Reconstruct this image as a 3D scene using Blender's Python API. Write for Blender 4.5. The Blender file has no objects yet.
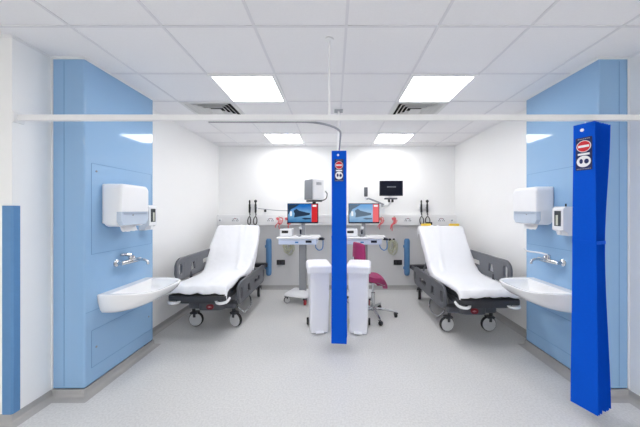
import bpy, bmesh, math, random
from mathutils import Vector, Matrix, noise

C = bpy.context.scene
COL = C.collection
PI = math.pi
def R(a): return math.radians(a)

# ------------------------------------------------------------------ camera, world, exposure
CAM_Z = 1.48
cam_data = bpy.data.cameras.new('camera')
cam_data.sensor_width = 36.0
cam_data.lens = 266.0 / 640.0 * 36.0
cam_data.shift_x = -14.0 / 640.0
cam_data.shift_y = -3.5 / 640.0
cam_data.clip_start = 0.05
cam = bpy.data.objects.new('camera', cam_data)
cam.location = (0, 0, CAM_Z)
cam.rotation_euler = (PI / 2, 0, 0)
COL.objects.link(cam)
C.camera = cam

world = bpy.data.worlds.new('world')
C.world = world
world.use_nodes = True
world.node_tree.nodes['Background'].inputs[0].default_value = (0.8, 0.85, 0.9, 1)
world.node_tree.nodes['Background'].inputs[1].default_value = 0.0

C.view_settings.view_transform = 'Standard'
C.view_settings.look = 'None'
C.view_settings.gamma = 1.0
C.view_settings.exposure = 0.66
C.view_settings.use_curve_mapping = False
LIGHT_BAY = 9.9        # the ceiling panels over the bays
FILL_HALL = 22.0       # unseen fill panels, added on the hall ceiling behind the camera
try:
    C.cycles.use_denoising = True
    C.cycles.max_bounces = 14
    C.cycles.diffuse_bounces = 10
    C.cycles.glossy_bounces = 5
    C.cycles.sample_clamp_indirect = 8.0
except Exception:
    pass

# ------------------------------------------------------------------ materials
def lin(c):
    def f(v):
        v /= 255.0
        return v / 12.92 if v <= 0.04045 else ((v + 0.055) / 1.055) ** 2.4
    return tuple(f(v) for v in c) + (1.0,)

def material(name, rgb, rough=0.5, metal=0.0, noise_scale=0.0, noise_amt=0.0, bump=0.0, bump_scale=60.0,
             spec=0.5, coat=0.0, emit=0.0, trans=0.0, alpha=1.0, sheen=0.0):
    m = bpy.data.materials.new(name)
    m.use_nodes = True
    nt = m.node_tree
    b = nt.nodes['Principled BSDF']
    base = lin(rgb)
    b.inputs['Base Color'].default_value = base
    b.inputs['Roughness'].default_value = rough
    b.inputs['Metallic'].default_value = metal
    b.inputs['Specular IOR Level'].default_value = spec
    b.inputs['Coat Weight'].default_value = coat
    b.inputs['Transmission Weight'].default_value = trans
    b.inputs['Alpha'].default_value = alpha
    b.inputs['Sheen Weight'].default_value = sheen
    if emit:
        b.inputs['Emission Color'].default_value = base
        b.inputs['Emission Strength'].default_value = emit
    tc = nt.nodes.new('ShaderNodeTexCoord')
    if noise_amt:
        n = nt.nodes.new('ShaderNodeTexNoise')
        n.inputs['Scale'].default_value = noise_scale
        n.inputs['Detail'].default_value = 4
        nt.links.new(tc.outputs['Object'], n.inputs['Vector'])
        mx = nt.nodes.new('ShaderNodeMix')
        mx.data_type = 'RGBA'
        lo = tuple(v * (1 - noise_amt) for v in base[:3]) + (1,)
        hi = tuple(min(1, v * (1 + noise_amt)) for v in base[:3]) + (1,)
        mx.inputs['A'].default_value = lo
        mx.inputs['B'].default_value = hi
        nt.links.new(n.outputs['Fac'], mx.inputs['Factor'])
        nt.links.new(mx.outputs['Result'], b.inputs['Base Color'])
    if bump:
        n2 = nt.nodes.new('ShaderNodeTexNoise')
        n2.inputs['Scale'].default_value = bump_scale
        n2.inputs['Detail'].default_value = 3
        nt.links.new(tc.outputs['Object'], n2.inputs['Vector'])
        bp = nt.nodes.new('ShaderNodeBump')
        bp.inputs['Strength'].default_value = bump
        bp.inputs['Distance'].default_value = 0.01
        nt.links.new(n2.outputs['Fac'], bp.inputs['Height'])
        nt.links.new(bp.outputs['Normal'], b.inputs['Normal'])
    return m

M = {}
M['wall'] = material('white_paint', (246, 246, 245), 0.45, noise_scale=3, noise_amt=0.012, bump=0.02, bump_scale=150)
M['wall_lower'] = material('grey_lower_wall', (216, 216, 217), 0.35, noise_scale=2, noise_amt=0.015)
M['tile'] = material('ceiling_tile', (243, 242, 243), 0.9, noise_scale=90, noise_amt=0.03, bump=0.12, bump_scale=220, spec=0.2)
M['tbar'] = material('ceiling_bar', (228, 227, 230), 0.5)
M['white_trim'] = material('white_trim', (240, 240, 240), 0.4, noise_scale=5, noise_amt=0.01)
M['cove'] = material('vinyl_skirting', (172, 171, 170), 0.45, noise_scale=25, noise_amt=0.06)
M['blue_panel'] = material('blue_panel', (147, 184, 220), 0.05, noise_scale=1.5, noise_amt=0.02, spec=0.5)
M['blue_seam'] = material('blue_seam', (100, 144, 190), 0.4, noise_scale=10, noise_amt=0.03)
M['blue_guard'] = material('blue_guard', (92, 140, 188), 0.45, noise_scale=30, noise_amt=0.04, bump=0.04, bump_scale=200)
M['white_plastic'] = material('white_plastic', (238, 239, 241), 0.3, noise_scale=8, noise_amt=0.01)
M['ceramic'] = material('white_ceramic', (244, 244, 244), 0.12, noise_scale=4, noise_amt=0.008, coat=0.4)
M['chrome'] = material('chrome', (205, 207, 210), 0.13, metal=1.0, noise_scale=12, noise_amt=0.02)
M['steel'] = material('brushed_grey_metal', (150, 152, 156), 0.38, metal=0.5, noise_scale=20, noise_amt=0.03)
M['grey_plastic'] = material('grey_plastic', (160, 163, 168), 0.45, noise_scale=15, noise_amt=0.03)
M['monitor_face'] = material('grey_monitor_face', (126, 130, 136), 0.35, noise_scale=15, noise_amt=0.03, spec=0.3)
M['smoke'] = material('pale_blue_translucent_plastic', (196, 209, 224), 0.25, noise_scale=6, noise_amt=0.02)
M['smoke_edge'] = material('bluish_cover_seam', (160, 172, 190), 0.4, noise_scale=6, noise_amt=0.02)
M['paper'] = material('paper_towel', (240, 240, 240), 0.9, noise_scale=40, noise_amt=0.02, bump=0.1, bump_scale=300)
M['dark_glass'] = material('dark_window', (70, 74, 76), 0.1, noise_scale=30, noise_amt=0.35)
M['black'] = material('black_plastic', (26, 26, 28), 0.4, noise_scale=20, noise_amt=0.08)
M['rubber'] = material('black_rubber', (34, 34, 36), 0.7, noise_scale=40, noise_amt=0.08)
M['bed_grey'] = material('dark_grey_bed_plastic', (94, 96, 102), 0.38, noise_scale=20, noise_amt=0.04)
M['bed_frame'] = material('charcoal_bed_frame', (58, 59, 64), 0.4, noise_scale=20, noise_amt=0.05)
M['bed_base'] = material('grey_bed_base', (92, 94, 100), 0.35, noise_scale=20, noise_amt=0.04)
M['mattress'] = material('black_mattress_vinyl', (30, 31, 36), 0.45, noise_scale=30, noise_amt=0.06, bump=0.05, bump_scale=90)
M['sheet'] = material('white_cotton_sheet', (243, 244, 247), 0.85, noise_scale=30, noise_amt=0.012, bump=0.06, bump_scale=400, sheen=0.1)
M['wheel_disc'] = material('pale_grey_wheel_cover', (198, 199, 200), 0.4, noise_scale=20, noise_amt=0.02)
M['red'] = material('red_plastic', (196, 36, 44), 0.4, noise_scale=20, noise_amt=0.04)
M['dark_red'] = material('dark_red_badge', (132, 24, 36), 0.35, noise_scale=20, noise_amt=0.05)
M['red_tube'] = material('red_tubing', (232, 112, 118), 0.3, noise_scale=20, noise_amt=0.04)
M['pink_tag'] = material('pale_pink_tag', (238, 176, 178), 0.5, noise_scale=20, noise_amt=0.04)
M['magenta'] = material('magenta_vinyl', (158, 40, 98), 0.4, noise_scale=30, noise_amt=0.05, bump=0.05, bump_scale=120)
M['yellow'] = material('yellow_plastic', (240, 205, 70), 0.4, noise_scale=20, noise_amt=0.03)
M['curtain'] = material('blue_paper_curtain', (0, 84, 206), 0.7, noise_scale=60, noise_amt=0.05, bump=0.05, bump_scale=300, spec=0.12)
M['navy'] = material('navy_sticker', (22, 34, 92), 0.4, noise_scale=20, noise_amt=0.03)
M['sign_red'] = material('sign_red', (214, 34, 48), 0.4, noise_scale=20, noise_amt=0.02)
M['sign_white'] = material('sign_white', (240, 240, 242), 0.4, noise_scale=20, noise_amt=0.01)
M['clear_tube'] = material('clear_tubing', (206, 208, 192), 0.15, noise_scale=20, noise_amt=0.03)
M['yellowish'] = material('yellowish_tubing', (204, 202, 176), 0.25, noise_scale=20, noise_amt=0.04)
M['tray_blue'] = material('pale_blue_fascia', (205, 216, 238), 0.35, noise_scale=10, noise_amt=0.02)
M['cable_blue'] = material('blue_cable', (66, 128, 190), 0.4, noise_scale=20, noise_amt=0.03)
M['bezel'] = material('navy_black_bezel', (22, 28, 46), 0.4, spec=0.25, noise_scale=10, noise_amt=0.05)
M['vent_dark'] = material('vent_plenum', (48, 48, 46), 0.8, noise_scale=10, noise_amt=0.1)
M['vent_blade'] = material('vent_blade', (222, 222, 220), 0.5, noise_scale=10, noise_amt=0.02)
M['bin'] = material('white_bin_plastic', (240, 241, 246), 0.32, noise_scale=8, noise_amt=0.01)

def emitter(name, rgb, strength):
    m = bpy.data.materials.new(name)
    m.use_nodes = True
    nt = m.node_tree
    nt.nodes.remove(nt.nodes['Principled BSDF'])
    e = nt.nodes.new('ShaderNodeEmission')
    e.inputs[0].default_value = lin(rgb)
    e.inputs[1].default_value = strength
    nt.links.new(e.outputs[0], nt.nodes['Material Output'].inputs[0])
    return m
M['lamp_bay'] = emitter('lit_diffuser', (253, 252, 252), LIGHT_BAY)
M['hall_fill'] = emitter('fill_diffuser_hall', (253, 252, 252), FILL_HALL)
M['px_red'] = emitter('screen_red', (216, 52, 58), 0.6)
M['px_pink'] = emitter('screen_pale_red', (240, 116, 122), 0.62)
M['px_white'] = emitter('screen_white', (240, 244, 248), 0.65)
M['px_dark'] = emitter('screen_dark_rock', (44, 62, 84), 0.6)
M['px_grey'] = emitter('screen_grey_rock', (104, 122, 140), 0.62)
M['px_text'] = emitter('screen_lettering', (150, 156, 168), 0.6)
M['px_black'] = material('screen_black', (14, 18, 34), 0.3, spec=0.15, noise_scale=3, noise_amt=0.05)

def screen_picture(name, top, mid, low):
    m = bpy.data.materials.new(name)
    m.use_nodes = True
    nt = m.node_tree
    nt.nodes.remove(nt.nodes['Principled BSDF'])
    tc = nt.nodes.new('ShaderNodeTexCoord')
    sp = nt.nodes.new('ShaderNodeSeparateXYZ')
    nt.links.new(tc.outputs['Generated'], sp.inputs[0])
    n = nt.nodes.new('ShaderNodeTexNoise')
    n.inputs['Scale'].default_value = 5
    nt.links.new(tc.outputs['Generated'], n.inputs['Vector'])
    ad = nt.nodes.new('ShaderNodeMath')
    ad.operation = 'MULTIPLY_ADD'
    ad.inputs[1].default_value = 0.25
    nt.links.new(n.outputs['Fac'], ad.inputs[0])
    nt.links.new(sp.outputs['Z'], ad.inputs[2])
    rp = nt.nodes.new('ShaderNodeValToRGB')
    cr = rp.color_ramp
    cr.elements[0].position = 0.15
    cr.elements[0].color = lin(low)
    cr.elements[1].position = 1.05
    cr.elements[1].color = lin(top)
    e2 = cr.elements.new(0.6)
    e2.color = lin(mid)
    nt.links.new(ad.outputs[0], rp.inputs[0])
    e = nt.nodes.new('ShaderNodeEmission')
    e.inputs[1].default_value = 0.62
    nt.links.new(rp.outputs[0], e.inputs[0])
    nt.links.new(e.outputs[0], nt.nodes['Material Output'].inputs[0])
    return m
M['wallpaper'] = screen_picture('screen_seascape', (36, 110, 190), (130, 180, 220), (60, 120, 170))
M['wallpaper_pale'] = screen_picture('screen_seascape_pale', (120, 172, 224), (176, 204, 230), (120, 164, 204))

def floor_material():
    m = bpy.data.materials.new('speckled_vinyl_floor')
    m.use_nodes = True
    nt = m.node_tree
    b = nt.nodes['Principled BSDF']
    tc = nt.nodes.new('ShaderNodeTexCoord')
    n1 = nt.nodes.new('ShaderNodeTexNoise')
    n1.inputs['Scale'].default_value = 70
    n1.inputs['Detail'].default_value = 6
    n2 = nt.nodes.new('ShaderNodeTexNoise')
    n2.inputs['Scale'].default_value = 1.2
    for n in (n1, n2):
        nt.links.new(tc.outputs['Object'], n.inputs['Vector'])
    r1 = nt.nodes.new('ShaderNodeValToRGB')
    r1.color_ramp.elements[0].position = 0.35
    r1.color_ramp.elements[0].color = lin((203, 203, 202))
    r1.color_ramp.elements[1].position = 0.62
    r1.color_ramp.elements[1].color = lin((217, 217, 216))
    nt.links.new(n1.outputs['Fac'], r1.inputs[0])
    mx = nt.nodes.new('ShaderNodeMix')
    mx.data_type = 'RGBA'
    mx.blend_type = 'MULTIPLY'
    r2 = nt.nodes.new('ShaderNodeValToRGB')
    r2.color_ramp.elements[0].color = (0.92, 0.92, 0.92, 1)
    r2.color_ramp.elements[1].color = (1, 1, 1, 1)
    nt.links.new(n2.outputs['Fac'], r2.inputs[0])
    mx.inputs['Factor'].default_value = 1
    nt.links.new(r1.outputs[0], mx.inputs['A'])
    nt.links.new(r2.outputs[0], mx.inputs['B'])
    nt.links.new(mx.outputs['Result'], b.inputs['Base Color'])
    b.inputs['Roughness'].default_value = 0.38
    b.inputs['Specular IOR Level'].default_value = 0.4
    return m
M['floor'] = floor_material()

# ------------------------------------------------------------------ mesh helpers
class MB:
    def __init__(self):
        self.bm = bmesh.new()
    def box(self, c, s, bevel=0.0, rot=None, seg=2, taper=None):
        r = bmesh.ops.create_cube(self.bm, size=1.0)
        vs = r['verts']
        for v in vs:
            k = 1.0
            if taper and v.co.z < 0:
                v.co.x *= taper; v.co.y *= taper
            v.co = Vector((v.co.x * s[0], v.co.y * s[1], v.co.z * s[2]))
        if bevel:
            es = list({e for v in vs for e in v.link_edges})
            rb = bmesh.ops.bevel(self.bm, geom=es + vs, offset=bevel, segments=seg, affect='EDGES', profile=0.5)
            vs = list({v for v in rb['verts']} | {v for f in rb['faces'] for v in f.verts})
            # all verts of this island
            seen, st = set(vs), list(vs)
            while st:
                v = st.pop()
                for e in v.link_edges:
                    o = e.other_vert(v)
                    if o not in seen:
                        seen.add(o); st.append(o)
            vs = list(seen)
        m = Matrix.Translation(c) @ (rot.to_4x4() if rot else Matrix.Identity(4))
        bmesh.ops.transform(self.bm, matrix=m, verts=vs)
        return self
    def tube(self, pts, r, seg=10, cap=True, closed=False):
        pts = [Vector(p) for p in pts]
        n = len(pts)
        rs = r if isinstance(r, (list, tuple)) else [r] * n
        rings, up = [], None
        for i in range(n):
            if closed:
                d = (pts[(i + 1) % n] - pts[i - 1])
            else:
                d = (pts[min(i + 1, n - 1)] - pts[max(i - 1, 0)])
            if d.length < 1e-9: d = Vector((0, 0, 1))
            d.normalize()
            if up is None:
                up = Vector((0, 0, 1)) if abs(d.z) < 0.9 else Vector((1, 0, 0))
            a = up - d * up.dot(d)
            if a.length < 1e-6: a = d.orthogonal()
            a.normalize(); up = a
            b = d.cross(a)
            rings.append([self.bm.verts.new(pts[i] + (a * math.cos(t) + b * math.sin(t)) * rs[i])
                          for t in [2 * PI * k / seg for k in range(seg)]])
        for i in range(n if closed else n - 1):
            r0, r1 = rings[i], rings[(i + 1) % n]
            for k in range(seg):
                self.bm.faces.new((r0[k], r0[(k + 1) % seg], r1[(k + 1) % seg], r1[k]))
        if cap and not closed:
            self.bm.faces.new(rings[0][::-1]); self.bm.faces.new(rings[-1])
        return self
    def cyl(self, p0, p1, r0, r1=None, seg=20):
        return self.tube([p0, p1], [r0, r0 if r1 is None else r1], seg)
    def lathe(self, prof, base, axis='Z', seg=28):
        b = Vector(base)
        rings = []
        for (r, h) in prof:
            ring = []
            for k in range(seg):
                t = 2 * PI * k / seg
                u, v = r * math.cos(t), r * math.sin(t)
                if axis == 'Z': p = Vector((u, v, h))
                elif axis == 'X': p = Vector((h, u, v))
                else: p = Vector((v, h, u))
                ring.append(self.bm.verts.new(b + p))
            rings.append(ring)
        for a, c in zip(rings, rings[1:]):
            for k in range(seg):
                self.bm.faces.new((a[k], a[(k + 1) % seg], c[(k + 1) % seg], c[k]))
        self.bm.faces.new(rings[0][::-1]); self.bm.faces.new(rings[-1])
        return self
    def loft(self, rings, cap0=True, cap1=True):
        rr = [[self.bm.verts.new(p) for p in ring] for ring in rings]
        n = len(rr[0])
        for a, c in zip(rr, rr[1:]):
            for k in range(n):
                self.bm.faces.new((a[k], a[(k + 1) % n], c[(k + 1) % n], c[k]))
        if cap0: self.bm.faces.new(rr[0][::-1])
        if cap1: self.bm.faces.new(rr[-1])
        return self
    def prism(self, outline, a, b, axis='Y'):
        # outline = list of (u, v): swept from a to b along axis
        def P(u, v, w):
            return {'Y': (u, w, v), 'X': (w, u, v), 'Z': (u, v, w)}[axis]
        return self.loft([[P(u, v, a) for u, v in outline], [P(u, v, b) for u, v in outline]])
    def grid(self, rows):
        vv = [[self.bm.verts.new(p) for p in r] for r in rows]
        for a, c in zip(vv, vv[1:]):
            for k in range(len(a) - 1):
                self.bm.faces.new((a[k], a[k + 1], c[k + 1], c[k]))
        return self
    def quad(self, *p):
        self.bm.faces.new([self.bm.verts.new(q) for q in p]); return self
    def build(self, name, mat, parent=None, smooth=True, angle=35, recalc=True):
        bm = self.bm
        if recalc: bmesh.ops.recalc_face_normals(bm, faces=bm.faces)
        for f in bm.faces: f.smooth = smooth
        if smooth:
            for e in bm.edges:
                if len(e.link_faces) == 2 and e.calc_face_angle(0) > R(angle): e.smooth = False
        me = bpy.data.meshes.new(name)
        bm.to_mesh(me); bm.free()
        me.materials.append(mat)
        o = bpy.data.objects.new(name, me)
        COL.objects.link(o)
        if parent is not None: o.parent = parent
        if smooth and recalc:
            wn = o.modifiers.new('flat_faces', 'WEIGHTED_NORMAL'); wn.keep_sharp = True; wn.weight = 80
        return o

def plate(outer, holes, thick, bevel, matrix):
    """a flat plate with cut-outs, as an MB: curve fill gives the holes"""
    cu = bpy.data.curves.new('tmp_plate', 'CURVE')
    cu.dimensions = '2D'; cu.fill_mode = 'BOTH'
    cu.extrude = thick / 2 - bevel; cu.bevel_depth = bevel; cu.bevel_resolution = 2
    for loop in [outer] + holes:
        s = cu.splines.new('POLY')
        s.points.add(len(loop) - 1)
        for p, (x, y) in zip(s.points, loop): p.co = (x, y, 0, 1)
        s.use_cyclic_u = True
    o = bpy.data.objects.new('tmp_plate', cu)
    COL.objects.link(o)
    me = bpy.data.meshes.new_from_object(o)
    bpy.data.objects.remove(o)
    mb = MB()
    mb.bm.from_mesh(me)
    bpy.data.meshes.remove(me); bpy.data.curves.remove(cu)
    bmesh.ops.remove_doubles(mb.bm, verts=mb.bm.verts, dist=1e-5)
    bmesh.ops.transform(mb.bm, matrix=matrix, verts=mb.bm.verts)
    return mb

def rrect(x0, y0, x1, y1, r, n=5):
    out = []
    for cx, cy, a0 in ((x1 - r, y1 - r, 0), (x0 + r, y1 - r, 90), (x0 + r, y0 + r, 180), (x1 - r, y0 + r, 270)):
        for k in range(n + 1):
            a = R(a0 + 90 * k / n)
            out.append((cx + r * math.cos(a), cy + r * math.sin(a)))
    return out

def spline(pts, n=8):
    """Catmull-Rom through the points"""
    P = [Vector(p) for p in pts]
    P = [2 * P[0] - P[1]] + P + [2 * P[-1] - P[-2]]
    out = []
    for i in range(1, len(P) - 2):
        a, b, c, d = P[i - 1], P[i], P[i + 1], P[i + 2]
        for k in range(n):
            t = k / n
            out.append(0.5 * ((2 * b) + (c - a) * t + (2 * a - 5 * b + 4 * c - d) * t * t + (3 * b - a - 3 * c + d) * t ** 3))
    out.append(P[-2])
    return out

def thing(name, label, cat, loc=(0, 0, 0), rz=0.0, group=None):
    o = bpy.data.objects.new(name, None)
    o.empty_display_size = 0.1
    o.location = loc; o.rotation_euler = (0, 0, rz)
    COL.objects.link(o)
    return tag(o, label, cat, group)
def tag(o, label, cat, group=None):
    o['label'] = label; o['category'] = cat
    if group: o['group'] = group
    return o
def struct(o, label=None):
    o['kind'] = 'structure'
    if label: o['label'] = label
    return o

# ------------------------------------------------------------------ the room
H = 2.68
BACK = 4.99
LBAY, RBAY = -2.165, 2.265        # bay side walls
LF, RF = -2.22, 2.32              # side walls of the opening in front of the blue panelling
LP, RP = -1.965, 2.085            # faces of the blue panelling
P0, P1 = 2.094, 2.89              # its near and far ends
YF = 1.835                        # where the opening meets the hall
HX, HY = 4.6, -2.6                # the hall
GX = [-4.72 + 0.6 * k + 0.0 for k in range(17)]   # ceiling grid (0.08 is one of the lines)
GY = [-2.465 + 0.6 * k for k in range(14)]         # 1.735, 2.335, 2.935 ... are lines

T = 0.1
struct(MB().box((0, (HY + BACK) / 2, -0.05), (2 * HX + 0.4, BACK - HY + 0.4, 0.1)).build('floor', M['floor'], smooth=False),
       'speckled pale grey vinyl floor')
def wall(name, x0, x1, y0, y1, label, mat='wall'):
    return struct(MB().box(((x0 + x1) / 2, (y0 + y1) / 2, (H + 0.05) / 2), (x1 - x0, y1 - y0, H + 0.05)).build(name, M[mat], smooth=False), label)
wall('wall_back', LBAY - T, RBAY + T, BACK, BACK + T, 'white back wall of the two bays')
wall('wall_left', LBAY - 0.3, LBAY, P1 - 0.3, BACK, 'white left wall of the bay')
wall('wall_right', RBAY, RBAY + 0.3, P1 - 0.3, BACK, 'white right wall of the bay')
wall('wall_left_front', -HX, LF, YF, P0 + 0.5, 'white wall end at the left of the opening')
wall('wall_right_front', RF, HX, YF, P0 + 0.5, 'white wall end at the right of the opening')
wall('wall_hall_left', -HX - T, -HX, HY, YF, 'white hall wall')
wall('wall_hall_right', HX, HX + T, HY, YF, 'white hall wall')
wall('wall_hall_rear', -HX, HX, HY - T, HY, 'white hall wall')

VENTS = [(-1.72, 2.935), (0.68, 2.935)]
cb = MB()
def near(a, b): return abs(a - b) < 0.02
for x in GX[:-1]:
    for y in GY[:-1]:
        if any(near(x, vx) and near(y, vy) for vx, vy in VENTS): continue
        cb.quad((x, y, H), (x + 0.6, y, H), (x + 0.6, y + 0.6, H), (x, y + 0.6, H))
bmesh.ops.remove_doubles(cb.bm, verts=cb.bm.verts, dist=1e-4)
struct(cb.build('ceiling', M['tile'], smooth=False), 'suspended ceiling of white square tiles')
tb = MB()
for x in GX: tb.box((x, (HY + BACK) / 2, H - 0.002), (0.018, BACK - HY, 0.006))
for y in GY: tb.box((0, y, H - 0.0025), (2 * HX, 0.018, 0.0055))
struct(tb.build('trim_1', M['tbar'], smooth=False), 'ceiling grid bars')

# white angle trim round the ceiling of the opening and the bays
def sweep(path, prof, name, mat, label, smooth=True):
    """prof = (offset into the room, z); the room lies on the right hand of the path"""
    mb = MB()
    P = [Vector(p) for p in path]
    ring = []
    for i, p in enumerate(P):
        d0 = (P[i] - P[i - 1]).normalized() if i else None
        d1 = (P[i + 1] - P[i]).normalized() if i < len(P) - 1 else None
        n0 = Vector((d0.y, -d0.x)) if d0 else None
        n1 = Vector((d1.y, -d1.x)) if d1 else None
        if n0 is None: m = n1
        elif n1 is None: m = n0
        else:
            m = n0 + n1
            m = m / max(0.3, m.dot(n0))
        ring.append([(p.x + m.x * o, p.y + m.y * o, z) for o, z in prof])
    mb.loft(ring)
    return struct(mb.build(name, M[mat], smooth=smooth, angle=50), label)
left_path = [(-HX, YF), (LF, YF), (LF, P0), (LP, P0), (LP, P1), (LBAY, P1), (LBAY, BACK)]
back_path = [(LBAY, BACK), (RBAY, BACK)]
right_path = [(RBAY, BACK), (RBAY, P1), (RP, P1), (RP, P0), (RF, P0), (RF, YF), (HX, YF)]
cove = [(0.0, 0.0), (0.055, 0.0), (0.032, 0.005), (0.016, 0.015), (0.008, 0.034), (0.006, 0.07), (0.0, 0.07)]
ang = [(0.0, H), (0.018, H), (0.018, H - 0.005), (0.004, H - 0.006), (0.004, H - 0.014), (0.0, H - 0.014)]
for nm, pth in (('left', left_path), ('back', back_path), ('right', right_path)):
    sweep(pth, cove, 'baseboard_' + nm, 'cove', 'grey coved vinyl skirting')
for k, pth in enumerate((left_path, back_path, right_path)):
    sweep(pth, ang, 'trim_%d' % (k + 2), 'white_trim', 'white edge trim between wall and ceiling', smooth=False)
# thin layer on the lower back wall, greyer than the wall above
struct(MB().box(((LBAY + RBAY) / 2, BACK - 0.002, (0.07 + 1.20) / 2), (RBAY - LBAY, 0.004, 1.13)).build('trim_5', M['wall_lower'], smooth=False),
       'thin pale grey layer on the lower back wall')

# blue panelling round the pipe boxings
def panelling(name, xa, xb, face, sgn, label):
    o = MB().box(((xa + xb) / 2, (P0 + P1) / 2, 0.07 + (H - 0.006 - 0.07) / 2), (abs(xb - xa), P1 - P0, H - 0.006 - 0.07), 0.012, seg=3).build(name, M['blue_panel'])
    struct(o, label)
    s = MB()
    e = 0.0012
    def vline(y, z0, z1): s.box((face, y, (z0 + z1) / 2), (2 * e, 0.004, z1 - z0))
    def hline(z, y0, y1): s.box((face, (y0 + y1) / 2, z), (2 * e, y1 - y0, 0.004))
    # outline of the lift-off panels in the side face
    for y0, y1, z0, z1 in ((2.155, 2.86, 1.12, 1.86), (2.155, 2.86, 0.2, 0.50)):
        vline(y0, z0, z1); vline(y1, z0, z1); hline(z0, y0, y1); hline(z1, y0, y1)
    hline(0.66, P0 + 0.01, P1)
    xm = face - sgn * 0.16
    s.box((xm, P0, 1.37), (0.004, 2 * e, 2.56))
    s.build('seam', M['blue_seam'], o, smooth=False)
    sc = MB()
    for y, z in ((2.2, 0.35), (2.82, 0.35), (2.2, 1.8)):
        sc.lathe([(0.008, 0), (0.008, 0.003), (0.003, 0.004)], (face, y, z), 'X', 12)
    if sgn < 0:
        pass
    sc.build('screw', M['steel'], o)
    jt = MB().box((face - sgn * (abs(xb - xa) - 0.004), P0 - 0.003, 0.07 + (H - 0.006 - 0.07) / 2), (0.012, 0.008, H - 0.08)).build('edge_bead', M['white_trim'], o, smooth=False)
    return o
panelling('wall_left_panelling', LF, LP, LP, 1, 'glossy pale blue panelling behind the left washbasin')
panelling('wall_right_panelling', RP, RF, RP, -1, 'glossy pale blue panelling behind the right washbasin')

# blue corner guard on the left wall end
g = MB()
w, t = 0.062, 0.006
z0, z1 = 0.072, 1.51
prof = [(LF - w, YF), (LF - w, YF - t), (LF - 0.004, YF - t), (LF + t, YF + 0.004 - 0.0), (LF + t, YF + 0.042), (LF, YF + 0.042), (LF, YF)]
g.prism(prof, z0, z1, 'Z')
tag(g.build('corner_guard', M['blue_guard'], smooth=False), 'tall blue vertical corner guard on the white wall end at far left', 'corner guard')

# ------------------------------------------------------------------ ceiling lights and vents
def ceiling_light(x, y, mat, label):
    t = thing('ceiling_light', label, 'ceiling light', (x + 0.3, y + 0.3, H), 0, 'square ceiling light panels')
    f = MB()
    o, i = 0.297, 0.268
    for sx in (-1, 1):
        f.box((sx * (o + i) / 2, 0, -0.008), (o - i, 2 * o, 0.016))
        f.box((0, sx * (o + i) / 2, -0.008), (2 * i, o - i, 0.016))
    f.build('frame', M['white_trim'], t, smooth=False)
    MB().box((0, 0, -0.007), (2 * i, 2 * i, 0.006)).build('diffuser', mat, t, smooth=False)
    return t
ceiling_light(-1.12, 2.335, M['lamp_bay'], 'large lit square ceiling panel above the curtain rail on the left')
ceiling_light(0.68, 2.335, M['lamp_bay'], 'large lit square ceiling panel above the curtain rail on the right')
ceiling_light(-1.12, 4.135, M['lamp_bay'], 'small far lit ceiling panel near the back wall, left of the blue curtain')
ceiling_light(0.68, 4.135, M['lamp_bay'], 'small far lit ceiling panel near the back wall, right of the blue curtain')
for x, n in ((-2.92, 'left'), (-0.52, 'centre'), (1.88, 'right')):  # out-of-view panels, put in to brighten the front of the bays
    ceiling_light(x, -1.265, M['hall_fill'], 'added fill light panel, unseen on the hall ceiling behind the viewpoint, %s one' % n)

def ceiling_vent(x, y, label):
    t = thing('ceiling_vent', label, 'air vent', (x + 0.3, y + 0.3, H), 0, 'louvred ceiling vents')
    f = MB()
    o, i = 0.298, 0.262
    for sx in (-1, 1):
        f.box((sx * (o + i) / 2, 0, -0.005), (o - i, 2 * o, 0.012))
        f.box((0, sx * (o + i) / 2, -0.005), (2 * i, o - i, 0.012))
    f.build('frame', M['vent_blade'], t, smooth=False)
    # plenum above
    p = MB()
    a, h = 0.297, 0.16
    for sx in (-1, 1):
        p.box((sx * a, 0, h / 2), (0.006, 2 * a, h)); p.box((0, sx * a, h / 2), (2 * a, 0.006, h))
    p.box((0, 0, h), (2 * a, 2 * a, 0.006))
    p.build('plenum', M['vent_dark'], t, smooth=False)
    def sq(a, z): return [(-a, -a, z), (a, -a, z), (a, a, z), (-a, a, z)]
    for a in (0.228, 0.182, 0.136, 0.09):
        b = MB()
        b.loft([sq(a + 0.032, -0.004), sq(a - 0.006, 0.036), sq(a - 0.009, 0.036), sq(a + 0.027, -0.0055), sq(a + 0.032, -0.004)], False, False)
        bmesh.ops.remove_doubles(b.bm, verts=b.bm.verts, dist=1e-5)
        b.build('louvre', M['vent_blade'], t, smooth=False)
    MB().box((0, 0, 0.0), (0.13, 0.13, 0.008)).build('centre_plate', M['vent_blade'], t, smooth=False)
    return t
ceiling_vent(*VENTS[0], 'louvred square vent in the ceiling at the left, beside the large lit panel')
ceiling_vent(*VENTS[1], 'louvred square vent in the ceiling just behind the right large lit panel')

# ------------------------------------------------------------------ curtain rail, track, curtains
RY, RZ = 1.865, 2.125
t = thing('curtain_rail', 'long straight white curtain rail crossing the whole opening below the ceiling', 'curtain rail', (LF, RY, RZ))
MB().box(((RF - LF) / 2, 0, 0), (RF - LF - 0.02, 0.032, 0.042), 0.006).build('bar', M['white_trim'], t)
for x in (0.008, RF - LF - 0.008):
    MB().box((x, 0, 0), (0.014, 0.07, 0.075), 0.005).build('wall_bracket', M['white_trim'], t)
r = MB().cyl((-0.033 - LF, 0, 0.021), (-0.033 - LF, 0, H - RZ - 0.008), 0.008)
r.build('drop_rod', M['white_trim'], t)
MB().lathe([(0.03, -0.012), (0.03, -0.004), (0.012, -0.002)], (-0.033 - LF, 0, H - RZ), 'Z').build('ceiling_plate', M['white_trim'], t)

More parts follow.
